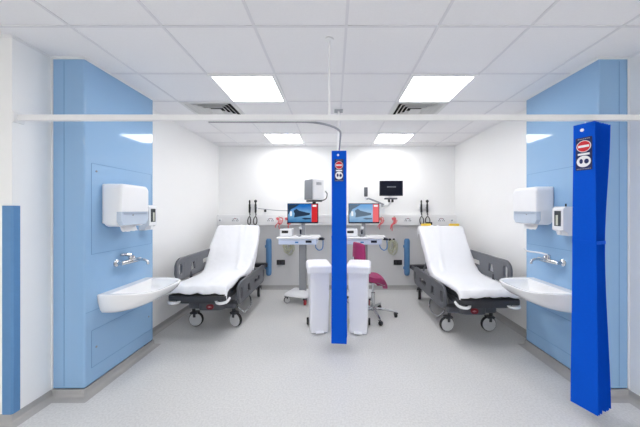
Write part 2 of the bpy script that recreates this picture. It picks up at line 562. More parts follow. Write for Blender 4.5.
TY, TZ = 1.902, 2.112
t = thing('curtain_track', 'thin grey curved curtain track bending back from the white rail to the back wall', 'curtain track', (0.055, TY, TZ))
pts = [(-0.95, 0.0, 0), (-0.3, 0.0, 0)]
for k in range(11):
    a = R(-90 + 90 * k / 10)
    pts.append((-0.30 + 0.30 * math.cos(a), 0.30 + 0.30 * math.sin(a), 0))
pts += [(0, 1.2, 0), (0, BACK - TY - 0.006, 0)]
MB().tube([Vector(p) for p in pts], 0.0085, 10).build('track', M['steel'], t)
MB().lathe([(0.03, -0.012), (0.03, -0.003), (0.012, 0.0)][::1], (0, BACK - TY - 0.002, 0), 'Y').build('wall_plate', M['white_trim'], t)
MB().cyl((0, 1.3, 0), (0, 1.3, H - TZ - 0.012), 0.013).build('drop_rod', M['white_trim'], t)
MB().box((0, 1.3, H - TZ - 0.01), (0.10, 0.10, 0.008), 0.002).build('ceiling_plate', M['grey_plastic'], t)

def lerp_table(tab, z):
    for (z0, v0), (z1, v1) in zip(tab, tab[1:]):
        if z <= z1: 
            f = (z - z0) / (z1 - z0); f = f * f * (3 - 2 * f)
            return v0 + (v1 - v0) * f
    return tab[-1][1]

def paper_curtain(loc, rz, wid, thk, ztop, zbot, zband, label, seed, sticker_z, sy=0.0):
    rnd = random.Random(seed)
    t = thing('folded_curtain', label, 'curtain', (loc[0], loc[1], 0), rz, 'folded blue paper curtains')
    N = 15
    jit = [rnd.uniform(-0.004, 0.004) for _ in range(N + 1)]
    rows = []
    zs = [zbot + (ztop - zbot) * k / 40 for k in range(41)]
    for z in zs:
        w_ = lerp_table(wid, z); th = lerp_table(thk, z)
        row = []
        for k in range(N + 1):
            x = 0.0 if k < 2 else th * (k - 1) / (N - 1)
            s = -1 if k % 2 == 0 else 1
            y = s * (w_ / 2 + (jit[k] if k > 1 else 0) * (1.4 if z < zband else 0.5))
            dz = (rnd.uniform(-0.001, 0.001) + (jit[k] * 1.5)) if z == zs[0] else 0
            row.append((x, y, z + dz))
        rows.append(row)
    sh = MB().grid(rows).build('curtain_sheet', M['curtain'], t, smooth=False, recalc=False)
    so = sh.modifiers.new('thickness', 'SOLIDIFY'); so.thickness = 0.0012; so.offset = 0
    # tie band round the stack
    wb, tb_ = lerp_table(wid, zband) + 0.007, lerp_table(thk, zband) + 0.003
    b = MB()
    ring_o = rrect(-0.004, -wb / 2, tb_, wb / 2, 0.01)
    ring_i = rrect(-0.002, -wb / 2 + 0.002, tb_ - 0.002, wb / 2 - 0.002, 0.009)
    b.loft([[(x, y, zband - 0.012) for x, y in ring_o], [(x, y, zband + 0.012) for x, y in ring_o],
            [(x, y, zband + 0.012) for x, y in ring_i], [(x, y, zband - 0.012) for x, y in ring_i],
            [(x, y, zband - 0.012) for x, y in ring_o]], False, False)
    bmesh.ops.remove_doubles(b.bm, verts=b.bm.verts, dist=1e-6)
    b.build('tie_band', M['curtain'], t)
    # hooks to the rail
    tt = lerp_table(thk, ztop)
    for k in range(4):
        x = tt * (0.1 + 0.8 * k / 3)
        MB().tube(spline([(x, 0, ztop - 0.03), (x, 0.006, ztop - 0.005), (x, 0, ztop + 0.0105)], 4), 0.0035, 8).build('hook', M['white_trim'], t)
    MB().lathe([(0.011, 0.004), (0.011, -0.004), (0.006, -0.005)], (0, 0.01, ztop - 0.045), 'X', 16).build('eyelet', M['white_trim'], t)
    # sticker on the end panel:  navy label, no-entry disc, curtain disc
    st = MB()
    y0, z = sy, sticker_z
    o2 = rrect(y0 - 0.046, z - 0.115, y0 + 0.046, z + 0.115, 0.006)
    st.prism(o2, -0.0030, -0.0014, 'X')
    s = st.build('sticker', M['navy'], t, smooth=False)
    def disc(r, zz, x, mat, nm):
        MB().lathe([(r, x), (r, x - 0.0006)], (0, y0, zz), 'X', 32).build(nm, mat, s, smooth=False)
    disc(0.041, z + 0.052, -0.0032, M['sign_white'], 'disc_rim')
    disc(0.037, z + 0.052, -0.0040, M['sign_red'], 'no_entry_disc')
    MB().box((-0.0050, y0, z + 0.052), (0.0006, 0.062, 0.016)).build('no_entry_bar', M['sign_white'], s, smooth=False)
    MB().box((-0.0036, y0, z - 0.003), (0.0008, 0.066, 0.014)).build('caption_strip', M['sign_white'], s, smooth=False)
    cap = MB()
    for k in range(7): cap.box((-0.0036, y0 - 0.03 + 0.01 * k, z + 0.104), (0.0008, 0.006, 0.006))
    cap.build('small_print', M['grey_plastic'], s, smooth=False)
    cap = MB()
    for k in range(9): cap.box((-0.0036, y0 - 0.036 + 0.009 * k, z - 0.106), (0.0008, 0.006, 0.005))
    cap.build('small_print', M['grey_plastic'], s, smooth=False)
    disc(0.040, z - 0.054, -0.0032, M['sign_white'], 'pictogram_disc')
    pic = MB()
    pic.prism([(y0 - 0.016 + 0.013 * math.cos(a), z - 0.054 + 0.017 * math.sin(a)) for a in [2 * PI * k / 14 for k in range(14)]], -0.0040, -0.0046, 'X')
    pic.prism([(y0 + 0.014 + 0.010 * math.cos(a), z - 0.052 + 0.017 * math.sin(a)) for a in [2 * PI * k / 14 for k in range(14)]], -0.0040, -0.0046, 'X')
    pic.build('pictogram', M['navy'], s, smooth=False)
    return t
paper_curtain((0.052, 2.745), R(88), [(0.0, 0.158), (1.14, 0.150), (2.1, 0.152)], [(0, 0.2), (1.14, 0.12), (2.1, 0.17)],
              2.092, 0.10, 1.2, 'narrow bright blue folded paper curtain hanging in the middle in front of two white bins', 3, 1.89, 0.0)
paper_curtain((1.755, 1.868), R(23), [(0.0, 0.155), (1.22, 0.134), (2.1, 0.12)], [(0.0, 0.18), (1.22, 0.12), (2.1, 0.22)],
              2.088, 0.085, 1.255, 'wide bright blue folded paper curtain hanging at the right, nearest to the viewpoint', 5, 1.875, 0.0)

# ------------------------------------------------------------------ washbasins, taps, dispensers
def D(x0, p, w, z, n=28, e=0.52):
    out = []
    for k in range(n + 1):
        a = PI * k / n
        c, s = math.cos(a), math.sin(a)
        out.append((x0 + p * abs(s) ** e, -0.5 * w * math.copysign(abs(c) ** e, c), z))
    return out
def mirror(ring, m): return [(m * x, y, z) for x, y, z in ring]

def washbasin(face, m, yc, label):
    t = thing('washbasin', label, 'sink', (face, yc, 0.775))
    rings = [D(0.0, 0.10, 0.42, -0.172), D(0, 0.19, 0.48, -0.166), D(0, 0.29, 0.52, -0.138), D(0, 0.37, 0.545, -0.098),
             D(0, 0.42, 0.565, -0.055), D(0, 0.440, 0.575, -0.016), D(0.0, 0.442, 0.577, -0.003), D(0.004, 0.432, 0.567, 0.002),
             D(0.075, 0.345, 0.515, 0.0), D(0.083, 0.332, 0.500, -0.008), D(0.10, 0.295, 0.44, -0.065), D(0.13, 0.22, 0.33, -0.105),
             D(0.17, 0.12, 0.16, -0.118)]
    MB().loft([mirror(r, m) for r in rings]).build('bowl', M['ceramic'], t, angle=60)
    MB().lathe([(0.022, 0), (0.022, 0.004), (0.012, 0.005)], (m * 0.23, 0, -0.1195), 'Z', 20).build('waste_outlet', M['chrome'], t)
    return t
washbasin(LP, 1, 2.495, 'white ceramic washbasin on the left blue panelling')
washbasin(RP, -1, 2.495, 'white ceramic washbasin on the right blue panelling')

def mixer_tap(face, m, yc, lever, label):
    t = thing('wall_tap', label, 'tap', (face, yc, 1.0))
    for y in (-0.1, 0.1):
        b = MB()
        b.lathe([(0.032, 0), (0.032, m * 0.006), (0.02, m * 0.014), (0.014, m * 0.02), (0.014, m * 0.055)], (0, y, 0), 'X', 20)
        b.build('wall_flange', M['chrome'], t)
    MB().tube([(m * 0.058, -0.118, 0), (m * 0.058, -0.112, 0), (m * 0.058, -0.05, 0), (m * 0.058, 0.05, 0), (m * 0.058, 0.112, 0), (m * 0.058, 0.118, 0)],
              [0.012, 0.019, 0.021, 0.021, 0.019, 0.012], 16).build('body', M['chrome'], t)
    MB().tube(spline([(m * 0.06, 0.0, 0.005), (m * 0.10, 0.0, 0.012), (m * 0.17, 0.0, 0.015), (m * 0.21, 0.0, 0.0), (m * 0.218, 0.0, -0.03)], 6),
              0.0115, 12).build('spout', M['chrome'], t)
    MB().lathe([(0.021, 0.015), (0.024, 0.03), (0.022, 0.055), (0.012, 0.06)], (m * 0.058, 0, 0), 'Z', 18).build('cartridge', M['chrome'], t)
    if lever == 'long':
        MB().tube(spline([(m * 0.06, 0, 0.055), (m * 0.11, 0.03, 0.07), (m * 0.19, 0.08, 0.078), (m * 0.215, 0.10, 0.105)], 6),
                  0.008, 10).build('lever', M['white_plastic'], t)['label'] = 'white elbow lever'
    else:
        MB().tube(spline([(m * 0.055, 0, 0.058), (m * 0.03, -0.03, 0.066), (m * 0.02, -0.075, 0.07)], 6), [0.016] * 6 + [0.012] * 7, 10).build('lever', M['chrome'], t)
    return t
mixer_tap(LP, 1, 2.50, 'short', 'chrome wall tap above the left washbasin')
mixer_tap(RP, -1, 2.52, 'long', 'chrome wall tap with white elbow lever above the right washbasin')

def towel_dispenser(face, m, yc, label):
    t = thing('towel_dispenser', label, 'paper towel dispenser', (face, yc, 1.335))
    W, Hh, Dp = 0.335, 0.37, 0.178
    # upper hood
    bk = MB().box((m * 0.02, 0, Hh / 2 + 0.012), (0.04, W - 0.02, Hh - 0.03), 0.012, seg=3).build('back_plate', M['white_plastic'], t)
    o = rrect(-W / 2, 0.135, W / 2, Hh, 0.05, 8)
    def ring(s, x, dz=0.0): return [(m * x, y * s, 0.135 + (z - 0.135) * (s if z > 0.2 else 1) + dz) for y, z in o]
    def hood(x0, x1, outl):
        return
    mb = MB()
    o_h = [(-W / 2, 0.13)] + [p for p in rrect(-W / 2, 0.0, W / 2, Hh, 0.045, 8) if p[1] > 0.13][::-1] + [(W / 2, 0.13)]
    def rg(s, x): return [(m * x, y * s, 0.13 + (z - 0.13) * s) for y, z in o_h]
    mb.loft([rg(1, 0.03), rg(1, Dp - 0.03), rg(0.985, Dp - 0.012), rg(0.95, Dp - 0.003), rg(0.88, Dp)])
    mb.build('hood', M['white_plastic'], t, angle=40)
    # lower white sides and bluish translucent front cover
    lo = MB()
    o_l = [(-W / 2, 0.133)] + [(-W / 2, 0.045), (-W / 2 + 0.012, 0.016), (-W / 2 + 0.045, 0.0), (W / 2 - 0.045, 0.0), (W / 2 - 0.012, 0.016), (W / 2, 0.045)] + [(W / 2, 0.133)]
    lo.loft([[(m * 0.03, y, z) for y, z in o_l], [(m * (Dp - 0.045), y, z) for y, z in o_l]])
    lo.build('lower_casing', M['white_plastic'], t, angle=30)
    cv = MB()
    o_c = [(-W / 2 + 0.004, 0.134)] + [(-W / 2 + 0.004, 0.05), (-W / 2 + 0.03, 0.012), (W / 2 - 0.03, 0.012), (W / 2 - 0.004, 0.05)] + [(W / 2 - 0.004, 0.134)]
    cv.loft([[(m * (Dp - 0.05), y, z) for y, z in o_c], [(m * (Dp - 0.02), y, z) for y, z in o_c], [(m * (Dp - 0.008), y * 0.97, z * 0.97 + 0.003) for y, z in o_c]])
    c = cv.build('front_cover', M['smoke'], t, angle=30)
    c['label'] = 'pale bluish translucent lower cover'
    MB().box((m * (Dp - 0.006), 0, 0.112), (0.008, W * 0.8, 0.006)).build('cover_seam', M['smoke_edge'], c, smooth=False)
    MB().lathe([(0.006, 0), (0.006, m * 0.004), (0.002, m * 0.005)], (m * (Dp - 0.008), -0.03, 0.1), 'X', 12).build('lock', M['steel'], c)
    # hanging sheet of paper
    rows = []
    for j in range(7):
        z = 0.02 - 0.065 * j / 6
        rows.append([(m * (0.085 + 0.045 * j / 6 + 0.005 * math.sin(6 * k / 8 + j)), -0.09 + 0.18 * k / 8, z + 0.003 * math.sin(k * 1.9) * (j == 6)) for k in range(9)])
    p = MB().grid(rows).build('paper_towel', M['paper'], t)
    p.modifiers.new('thickness', 'SOLIDIFY').thickness = 0.002
    return t
towel_dispenser(LP, 1, 2.405, 'white paper towel dispenser above the left washbasin, a towel hanging out')
towel_dispenser(RP, -1, 2.675, 'white paper towel dispenser above the right washbasin, a towel hanging out')

def soap_dispenser(face, m, yc, zb, label):
    t = thing('soap_dispenser', label, 'soap dispenser', (face, yc, zb))
    W, Hh, Dp = 0.115, 0.255, 0.105
    side = [(0, 0.0), (0.06, 0.0), (0.07, 0.03), (Dp, 0.05), (Dp, Hh - 0.02), (Dp - 0.02, Hh), (0, Hh)]
    MB().loft([[(m * x, -W / 2, z) for x, z in side], [(m * x, W / 2, z) for x, z in side]]).build('casing', M['white_plastic'], t, smooth=False)
    w_ = MB().box((m * (Dp + 0.001), 0, 0.15), (0.004, 0.068, 0.135), 0.0015).build('window', M['dark_glass'], t)
    w_['label'] = 'dark window showing the refill'
    MB().box((m * (Dp + 0.004), 0.004, 0.135), (0.004, 0.022, 0.09), 0.0015).build('refill', M['clear_tube'], w_)
    MB().tube([(m * 0.085, 0, 0.045), (m * 0.085, 0, 0.012)], 0.014, 12).build('nozzle', M['white_plastic'], t)
    MB().tube([(m * 0.05, -0.02, Hh - 0.002), (m * 0.05, -0.02, Hh + 0.025)], 0.006, 10).build('key', M['black'], t)
    return t
soap_dispenser(LP, 1, 2.735, 1.275, 'white soap dispenser half hidden behind the left towel dispenser')
soap_dispenser(RP, -1, 2.355, 1.255, 'white soap dispenser with dark window beside the right blue curtain')

# ------------------------------------------------------------------ hospital beds
def castor(parent, x, y, r, wid, ang, disc_mat, name='castor', tyre='rubber', zf=None):
    c = MB()
    ca, sa = math.cos(ang), math.sin(ang)
    off = r * 0.35
    cx, cy = x + off * ca, y + off * sa
    def L(u, v, z): return (cx + u * ca - v * sa, cy + u * sa + v * ca, z)
    # fork: crown and two cheeks
    top = zf if zf else r * 2.3
    c.cyl((x, y, r * 1.9), (x, y, top), r * 0.22)
    rot = Matrix.Rotation(ang, 3, 'Z')
    c.box(L(-off * 0.5, 0, r * 1.95), (r * 1.0, wid * 1.9, r * 0.28), r * 0.08, rot)
    for s in (-1, 1):
        c.box(L(-off * 0.2, s * wid * 0.85, r * 1.68), (r * 0.36, wid * 0.25, r * 0.62), r * 0.05, rot)
    f = c.build(name, M['bed_frame'], parent)
    # wheel: tyre and cover discs
    def wheel(prof, mat, nm):
        mb = MB().lathe(prof, (0, 0, 0), 'Y', 28)
        mm = Matrix.Translation((cx, cy, r)) @ Matrix.Rotation(ang, 4, 'Z')
        bmesh.ops.transform(mb.bm, matrix=mm, verts=mb.bm.verts)
        return mb.build(nm, mat, f, angle=40)
    h = wid / 2
    wheel([(r * 0.72, -h * 0.9), (r * 0.95, -h * 0.9), (r, -h * 0.6), (r, h * 0.6), (r * 0.95, h * 0.9), (r * 0.72, h * 0.9)], M[tyre], 'tyre')
    wheel([(r * 0.2, -h * 1.18), (r * 0.62, -h * 1.14), (r * 0.89, -h * 0.98), (r * 0.89, h * 0.98), (r * 0.62, h * 1.14), (r * 0.2, h * 1.18)], M[disc_mat], 'wheel_cover')
    return f

HY_, HZ_ = -0.12, 0.52          # hinge of the backrest
BA, BL = R(52), 0.80            # its angle and length
def bed_profile(off):
    """polyline (y, z) along the top of the mattress, shifted outward by off"""
    n = Vector((-math.sin(BA), math.cos(BA)))
    d = Vector((math.cos(BA), math.sin(BA)))
    h = Vector((HY_, HZ_))
    pts = [Vector((-0.93, HZ_ + off))]
    for k in range(1, 9): pts.append(Vector((-0.93 + (HY_ - 0.22 + 0.93) * k / 8, HZ_ + off)))
    # rounded bend
    a = Vector((HY_ - 0.22, HZ_ + off)); c = h + d * 0.26 + n * off
    mid = Vector((HY_ - off * math.tan(BA / 2) + 0.0, HZ_ + off))
    for k in range(1, 10):
        u = k / 10
        pts.append(a * (1 - u) ** 2 + mid * 2 * u * (1 - u) + c * u * u)
    for k in range(0, 12): pts.append(h + d * (0.26 + (BL - 0.26) * k / 11) + n * off)
    return pts, d, n

def bed(xc, yc, side, label):
    """side = +1: the raised rail is on +x, the lowered one on -x"""
    t = thing('hospital_bed', label, 'hospital bed', (xc, yc, 0), 0, 'wheeled hospital beds')
    bf, bg = M['bed_frame'], M['bed_grey']
    # platform
    p = MB()
    for s in (-1, 1): p.box((s * 0.275, 0.02, 0.462), (0.045, 1.84, 0.06), 0.01)
    for y in (-0.6, -0.15, 0.3, 0.9): p.box((0, y, 0.46), (0.55, 0.05, 0.045), 0.008)
    p.build('platform_frame', bf, t)
    fo = MB()
    fo.prism(rrect(-0.325, -1.0, 0.325, -0.86, 0.04), 0.468, 0.515, 'Z')
    fo.box((0, -0.95, 0.452), (0.50, 0.03, 0.06), 0.012)
    fo.build('foot_bar', bf, t, angle=40)
    MB().box((0, -0.95, 0.523), (0.62, 0.08, 0.018), 0.006).build('foot_step', M['black'], t)
    he = MB().prism(rrect(-0.31, 0.88, 0.31, 0.98, 0.035), 0.44, 0.50, 'Z')
    he.build('head_bar', bf, t, angle=40)
    # mattress
    top, d, n = bed_profile(0.085)
    bot, _, _ = bed_profile(0.005)
    poly = [(v.x, v.y) for v in top] + [(v.x, v.y) for v in bot[::-1]]
    mt = MB()
    k = len(poly)
    rings = []
    for x, s in ((-0.30, 0.93), (-0.292, 1), (0.292, 1), (0.30, 0.93)):
        rg = []
        for i in range(len(top)):
            c = (top[i] + bot[i]) / 2
            q = c + (top[i] - c) * (1 if s == 1 else 0.7)
            rg.append((x, q.x, q.y))
        for i in range(len(bot) - 1, -1, -1):
            c = (top[i] + bot[i]) / 2
            q = c + (bot[i] - c) * (1 if s == 1 else 0.7)
            rg.append((x, q.x, q.y))
        rings.append(rg)
    mt.loft(rings)
    mt.build('mattress', M['mattress'], t, angle=50)
    # support panels below the mattress
    MB().box((0, (-0.93 + HY_) / 2, 0.495), (0.56, HY_ + 0.93, 0.035), 0.006).build('seat_deck', bf, t)
    mid = Vector((HY_, HZ_)) + d * (BL / 2 + 0.01) - n * 0.02
    MB().box((0, mid.x, mid.y), (0.56, BL, 0.03), 0.006, Matrix.Rotation(BA, 3, 'X')).build('backrest_panel', bf, t)
    b2 = Vector((HY_, HZ_)) + d * 0.5 - n * 0.03
    for s in (-1, 1):
        MB().cyl((s * 0.18, b2.x, b2.y), (s * 0.18, 0.62, 0.45), 0.014).build('backrest_strut', M['steel'], t)
    # lift columns, base and its shell
    for y in (-0.36, 0.36):
        lc = MB().box((0, y, 0.385), (0.17, 0.15, 0.13), 0.015)
        lc.build('lift_column', M['black'], t)
    ba = MB()
    ba.prism(rrect(-0.17, -0.66, 0.17, 0.66, 0.08), 0.235, 0.325, 'Z')
    for y in (-0.565, 0.565): ba.box((0, y, 0.275), (0.60, 0.11, 0.085), 0.028, seg=3)
    ba.build('base', M['bed_base'], t, angle=40)
    bd = MB()
    bd.prism(rrect(-0.045, 0.25, 0.045, 0.312, 0.029), -0.658, -0.672, 'Y')
    bd = bd.build('badge', M['dark_red'], t, smooth=False)
    bw = MB()
    for q, hh in ((-0.018, 0.012), (-0.004, 0.02), (0.012, 0.012)): bw.box((q, -0.6728, 0.281), (0.008, 0.002, hh))
    bw.build('badge_mark', M['pink_tag'], bd, smooth=False)
    angs = {(-1, -1): R(0 if side < 0 else 188), (1, -1): R(-22 if side < 0 else 180), (-1, 1): R(75), (1, 1): R(100)}
    for (sx, sy), a in angs.items():
        castor(t, sx * 0.255, sy * 0.565, 0.09, 0.045, a, 'wheel_disc', zf=0.235)
    # white corner bumpers, below the foot bar
    for s in (-1, 1):
        MB().tube(spline([(s * 0.20, -0.95, 0.455), (s * 0.23, -0.985, 0.44), (s * 0.28, -1.0, 0.44), (s * 0.325, -0.96, 0.445), (s * 0.328, -0.89, 0.465)], 6),
                  0.016, 12).build('corner_bumper', M['white_plastic'], t)
    # steel pedal bar on the near long side
    MB().tube(spline([(-side * 0.29, -0.52, 0.23), (-side * 0.34, -0.45, 0.14), (-side * 0.35, -0.3, 0.11), (-side * 0.34, -0.12, 0.14), (-side * 0.28, -0.05, 0.235), (-side * 0.15, -0.05, 0.25)], 6),
              0.011, 10).build('pedal_bar', M['chrome'], t)
    # side rails: plates with openings (u along the bed, v up)
    def rail(sx, x, y0, y1, zb, zt, nm):
        L_ = y1 - y0
        hh = zt - zb
        outer = rrect(0, 0, L_, hh, 0.10, 7)
        # near (foot) end: tall hand slot, then a wedge opening, then a long slot
        h1 = rrect(0.035, 0.05, 0.125, hh - 0.05, 0.04, 6)
        h2 = [(0.30, 0.055), (0.44, 0.055), (0.41, hh - 0.08), (0.33, hh - 0.08)]
        h3 = rrect(0.62, 0.08, 0.90, hh - 0.09, 0.035, 6)
        h4 = rrect(L_ - 0.105, 0.06, L_ - 0.04, hh - 0.06, 0.03, 6)
        M4 = Matrix(((0, 0, 1, x), (1, 0, 0, y0), (0, 1, 0, zb), (0, 0, 0, 1)))
        rl = plate(outer, [h1, h2, h3, h4], 0.034, 0.012, M4).build(nm, bg, t, angle=40)
        ins = MB()
        ins.prism([(y0 + 0.15, zb + 0.035), (y0 + 0.27, zb + 0.035), (y0 + 0.27, zt - 0.05), (y0 + 0.15, zt - 0.05)], x - 0.0185, x + 0.0185, 'X')
        ins.build('rail_inset', M['bed_base'], rl, smooth=False)
        ins = MB()
        ins.prism([(y0 + 0.45, zb + 0.05), (y0 + 0.59, zb + 0.05), (y0 + 0.56, zt - 0.05), (y0 + 0.45, zt - 0.05)], x - 0.0185, x + 0.0185, 'X')
        ins.build('rail_inset', M['bed_base'], rl, smooth=False)
        for yy in (y0 + L_ * 0.28, y0 + L_ * 0.72):
            zt_ = zb + 0.03
            MB().tube([(x - sx * 0.012, yy, zb + 0.05), (x - sx * 0.03, yy, min(zb, 0.42)), (sx * 0.29, yy, 0.43)], 0.016, 10).build('rail_arm', bf, rl)
    rail(side, side * 0.345, -0.80, 0.30, 0.63, 0.885, 'side_rail')
    rail(-side, -side * 0.365, -0.72, 0.46, 0.32, 0.575, 'side_rail')
    # yellow handles at the top of the backrest
    tp = Vector((HY_, HZ_)) + d * BL + n * 0.03
    if side > 0:
        for s in (-1, 1):
            h = MB().box((s * 0.22, tp.x + 0.012, tp.y + 0.075), (0.15, 0.06, 0.045), 0.014, seg=3).build('push_handle', M['yellow'], t)
            h['label'] = 'yellow push handle at the head'
            MB().box((s * 0.22, tp.x + 0.01, tp.y + 0.02), (0.04, 0.02, 0.09), 0.004).build('handle_stem', bf, h)
    return t

def bed_sheet(xc, yc, seed, fold_side, label):
    rnd = random.Random(seed)
    top, d, n = bed_profile(0.094)
    # continue over the top of the backrest and down behind it
    e = top[-1]
    path = list(top)
    for a in (20, 50, 80):
        c = e - n * 0.05
        path.append(c + (n * math.cos(R(a)) + d * math.sin(R(a))) * 0.05)
    path.append(path[-1] - n * 0.05 - d * 0.01)
    path.append(path[-1] - n * 0.02 - d * 0.08)
    # drop over the foot end
    f = path[0]
    path = [Vector((f.x - 0.038, f.y - 0.065)), Vector((f.x - 0.034, f.y - 0.035)), Vector((f.x - 0.018, f.y - 0.008))] + path
    # resample finely
    P3 = spline([(0, p.x, p.y) for p in path], 3)
    nu = 40
    rows = []
    L_ = len(P3)
    for i, q in enumerate(P3):
        tq = i / (L_ - 1)
        if i == 0: dd = P3[1] - P3[0]
        elif i == L_ - 1: dd = P3[-1] - P3[-2]
        else: dd = P3[i + 1] - P3[i - 1]
        dd.normalize()
        nn = Vector((0, -dd.z, dd.y))
        row = []
        hw = 0.318 + 0.014 * math.sin(tq * 9 + seed) + 0.012 * noise.noise(Vector((tq * 9, seed, 0)))
        if tq > 0.55: hw += 0.02
        st_ = min(1, max(0, (tq - 0.36) / 0.2)); en_ = min(1, max(0, (0.93 - tq) / 0.12))
        drop = 0.05 + 0.035 * noise.noise(Vector((tq * 6, seed * 3.1, 2))) + 0.13 * st_ * en_
        for k in range(nu + 1):
            u = -1 + 2 * k / nu
            s = hw + drop                     # half length of cloth across
            a = u * s
            if abs(a) <= hw - 0.02:
                x, dn = a, 0.0
            else:
                o = abs(a) - (hw - 0.02)
                x = math.copysign(hw - 0.02 + 0.022 * (1 - math.exp(-o / 0.02)), a)
                dn = -(o - 0.022 * (1 - math.exp(-o / 0.03)))
                if o < 0: dn = 0
            # creases: long ones down the back, small ones near the edges and the foot
            wv = 0.010 * max(0, noise.noise(Vector((x * 7 + tq * 3.5 * fold_side, tq * 2.5, seed)))) + 0.005 * abs(noise.noise(Vector((x * 18, tq * 16, seed + 7))))
            if tq > 0.4:
                wv += 0.013 * math.exp(-((x - fold_side * (0.02 + 0.13 * (1 - tq) * 2)) / 0.018) ** 2) + 0.012 * math.exp(-((x - fold_side * (0.13 + 0.05 * (1 - tq))) / 0.014) ** 2)
            if tq < 0.3:
                wv += 0.022 * abs(noise.noise(Vector((x * 9, tq * 14, seed + 3)))) * (1 - tq / 0.3)
            p = Vector((x, q.y, q.z)) + nn * wv + Vector((0, 0, dn))
            if tq < 0.1:
                p.z -= (1 - tq / 0.1) * (0.09 * abs(noise.noise(Vector((x * 5, 1, seed)))) + 0.06 * max(0, u * fold_side) ** 4)
            row.append(p)
        rows.append(row)
    mb = MB().grid(rows)
    o = mb.build('bed_sheet', M['sheet'], None, recalc=False)
    o.location = (xc, yc, 0)
    so = o.modifiers.new('thickness', 'SOLIDIFY'); so.thickness = 0.003; so.offset = 1
    return tag(o, label, 'bed sheet', 'white bed sheets')

LBX, LBY, RBX, RBY = -1.535, 3.96, 1.665, 3.82
bed(LBX, LBY, -1, 'dark grey wheeled hospital bed standing against the left wall')
bed(RBX, RBY, 1, 'dark grey wheeled hospital bed with yellow head handles standing against the right wall')
bed_sheet(LBX, LBY, 2, 1, 'white sheet with long creases draped over the left hospital bed')
bed_sheet(RBX, RBY, 5, -1, 'smooth white sheet draped over the right hospital bed')

# ------------------------------------------------------------------ back wall services
TF = BACK - 0.08            # front of the trunking
t = thing('wall_trunking', 'long white service trunking running along the whole back wall', 'trunking', (0, BACK, 1.2))
tr = MB()
tr.box(((LBAY + RBAY) / 2, -0.041, 0.095), (RBAY - LBAY - 0.006, 0.078, 0.19), 0.006)
tr.build('casing', M['white_trim'], t)
ln = MB()
for z in (0.052, 0.135): ln.box(((LBAY + RBAY) / 2, -0.0805, z), (RBAY - LBAY - 0.02, 0.002, 0.004))
ln.build('cover_joint', M['tbar'], t, smooth=False)

def round_outlet(x, label):
    o = thing('gas_outlet', label, 'gas outlet', (x, TF, 1.29), 0, 'round outlets on the trunking')
    MB().lathe([(0.028, 0), (0.028, -0.012), (0.02, -0.016)], (0, 0, 0), 'Y', 20).build('collar', M['white_plastic'], o)
    MB().lathe([(0.014, -0.016), (0.014, -0.022), (0.006, -0.024)], (0, 0, 0), 'Y', 16).build('valve', M['grey_plastic'], o)
round_outlet(-2.1, 'small round grey outlet at the far left end of the trunking')
round_outlet(2.17, 'small round grey outlet at the far right end of the trunking')

def double_socket(x, label):
    o = thing('double_socket', label, 'socket', (x, TF, 1.295), 0, 'white double sockets on the trunking')
    MB().box((0, -0.005, 0), (0.148, 0.01, 0.088), 0.003).build('plate', M['white_plastic'], o)
    for s in (-1, 1):
        h = MB()
        h.box((s * 0.037, -0.0105, 0.016), (0.012, 0.002, 0.02)); h.box((s * 0.037 - 0.014, -0.0105, -0.014), (0.016, 0.002, 0.012)); h.box((s * 0.037 + 0.014, -0.0105, -0.014), (0.016, 0.002, 0.012))
        h.build('pin_holes', M['black'], o, smooth=False)
        MB().box((s * 0.012, -0.012, 0.028), (0.012, 0.005, 0.02), 0.001).build('switch', M['dark_red'], o)
double_socket(-1.17, 'white double socket on the trunking above the left blue bumper')
double_socket(1.36, 'white double socket on the trunking above the right blue bumper')
double_socket(-1.82, 'white double socket on the trunking behind the head of the left bed')
double_socket(1.98, 'white double socket on the trunking behind the head of the right bed')

def bumper(x, label):
    o = thing('wall_bumper', label, 'bumper', (x, BACK - 0.004, 0.6), 0, 'blue vertical wall bumpers')
    hw = 0.052
    prof = [(hw * math.cos(a), -0.012 - 0.045 * math.sin(a)) for a in [PI * k / 10 for k in range(11)]]
    rings = []
    for z, s in ((-0.345, 0.55), (-0.33, 0.85), (-0.30, 1), (0.30, 1), (0.33, 0.85), (0.345, 0.55)):
        rings.append([(px * s, -0.012 + (py + 0.012) * s, z) for px, py in prof] + [(-hw * s, -0.002, z), (hw * s, -0.002, z)])
    MB().loft(rings).build('rail', M['blue_guard'], o, angle=50)
    for z in (-0.2, 0.2):
        MB().box((-0.055, -0.01, z), (0.03, 0.02, 0.05), 0.004).build('bracket', M['blue_seam'], o)
bumper(-1.22, 'blue vertical bumper on the back wall beside the left bed')
bumper(1.365, 'blue vertical bumper on the back wall beside the right bed')

def dark_outlet(x, label):
    o = thing('data_outlet', label, 'outlet', (x, BACK - 0.004, 0.50), 0, 'dark outlets low on the back wall')
    MB().box((0, -0.008, 0), (0.155, 0.016, 0.092), 0.004).build('plate', M['black'], o)
    for s in (-1, 1): MB().box((s * 0.036, -0.017, 0), (0.05, 0.004, 0.05), 0.001).build('port', M['bed_frame'], o)
dark_outlet(-0.995, 'dark grey double outlet low on the back wall in the left bay')
dark_outlet(1.195, 'dark grey double outlet low on the back wall in the right bay')

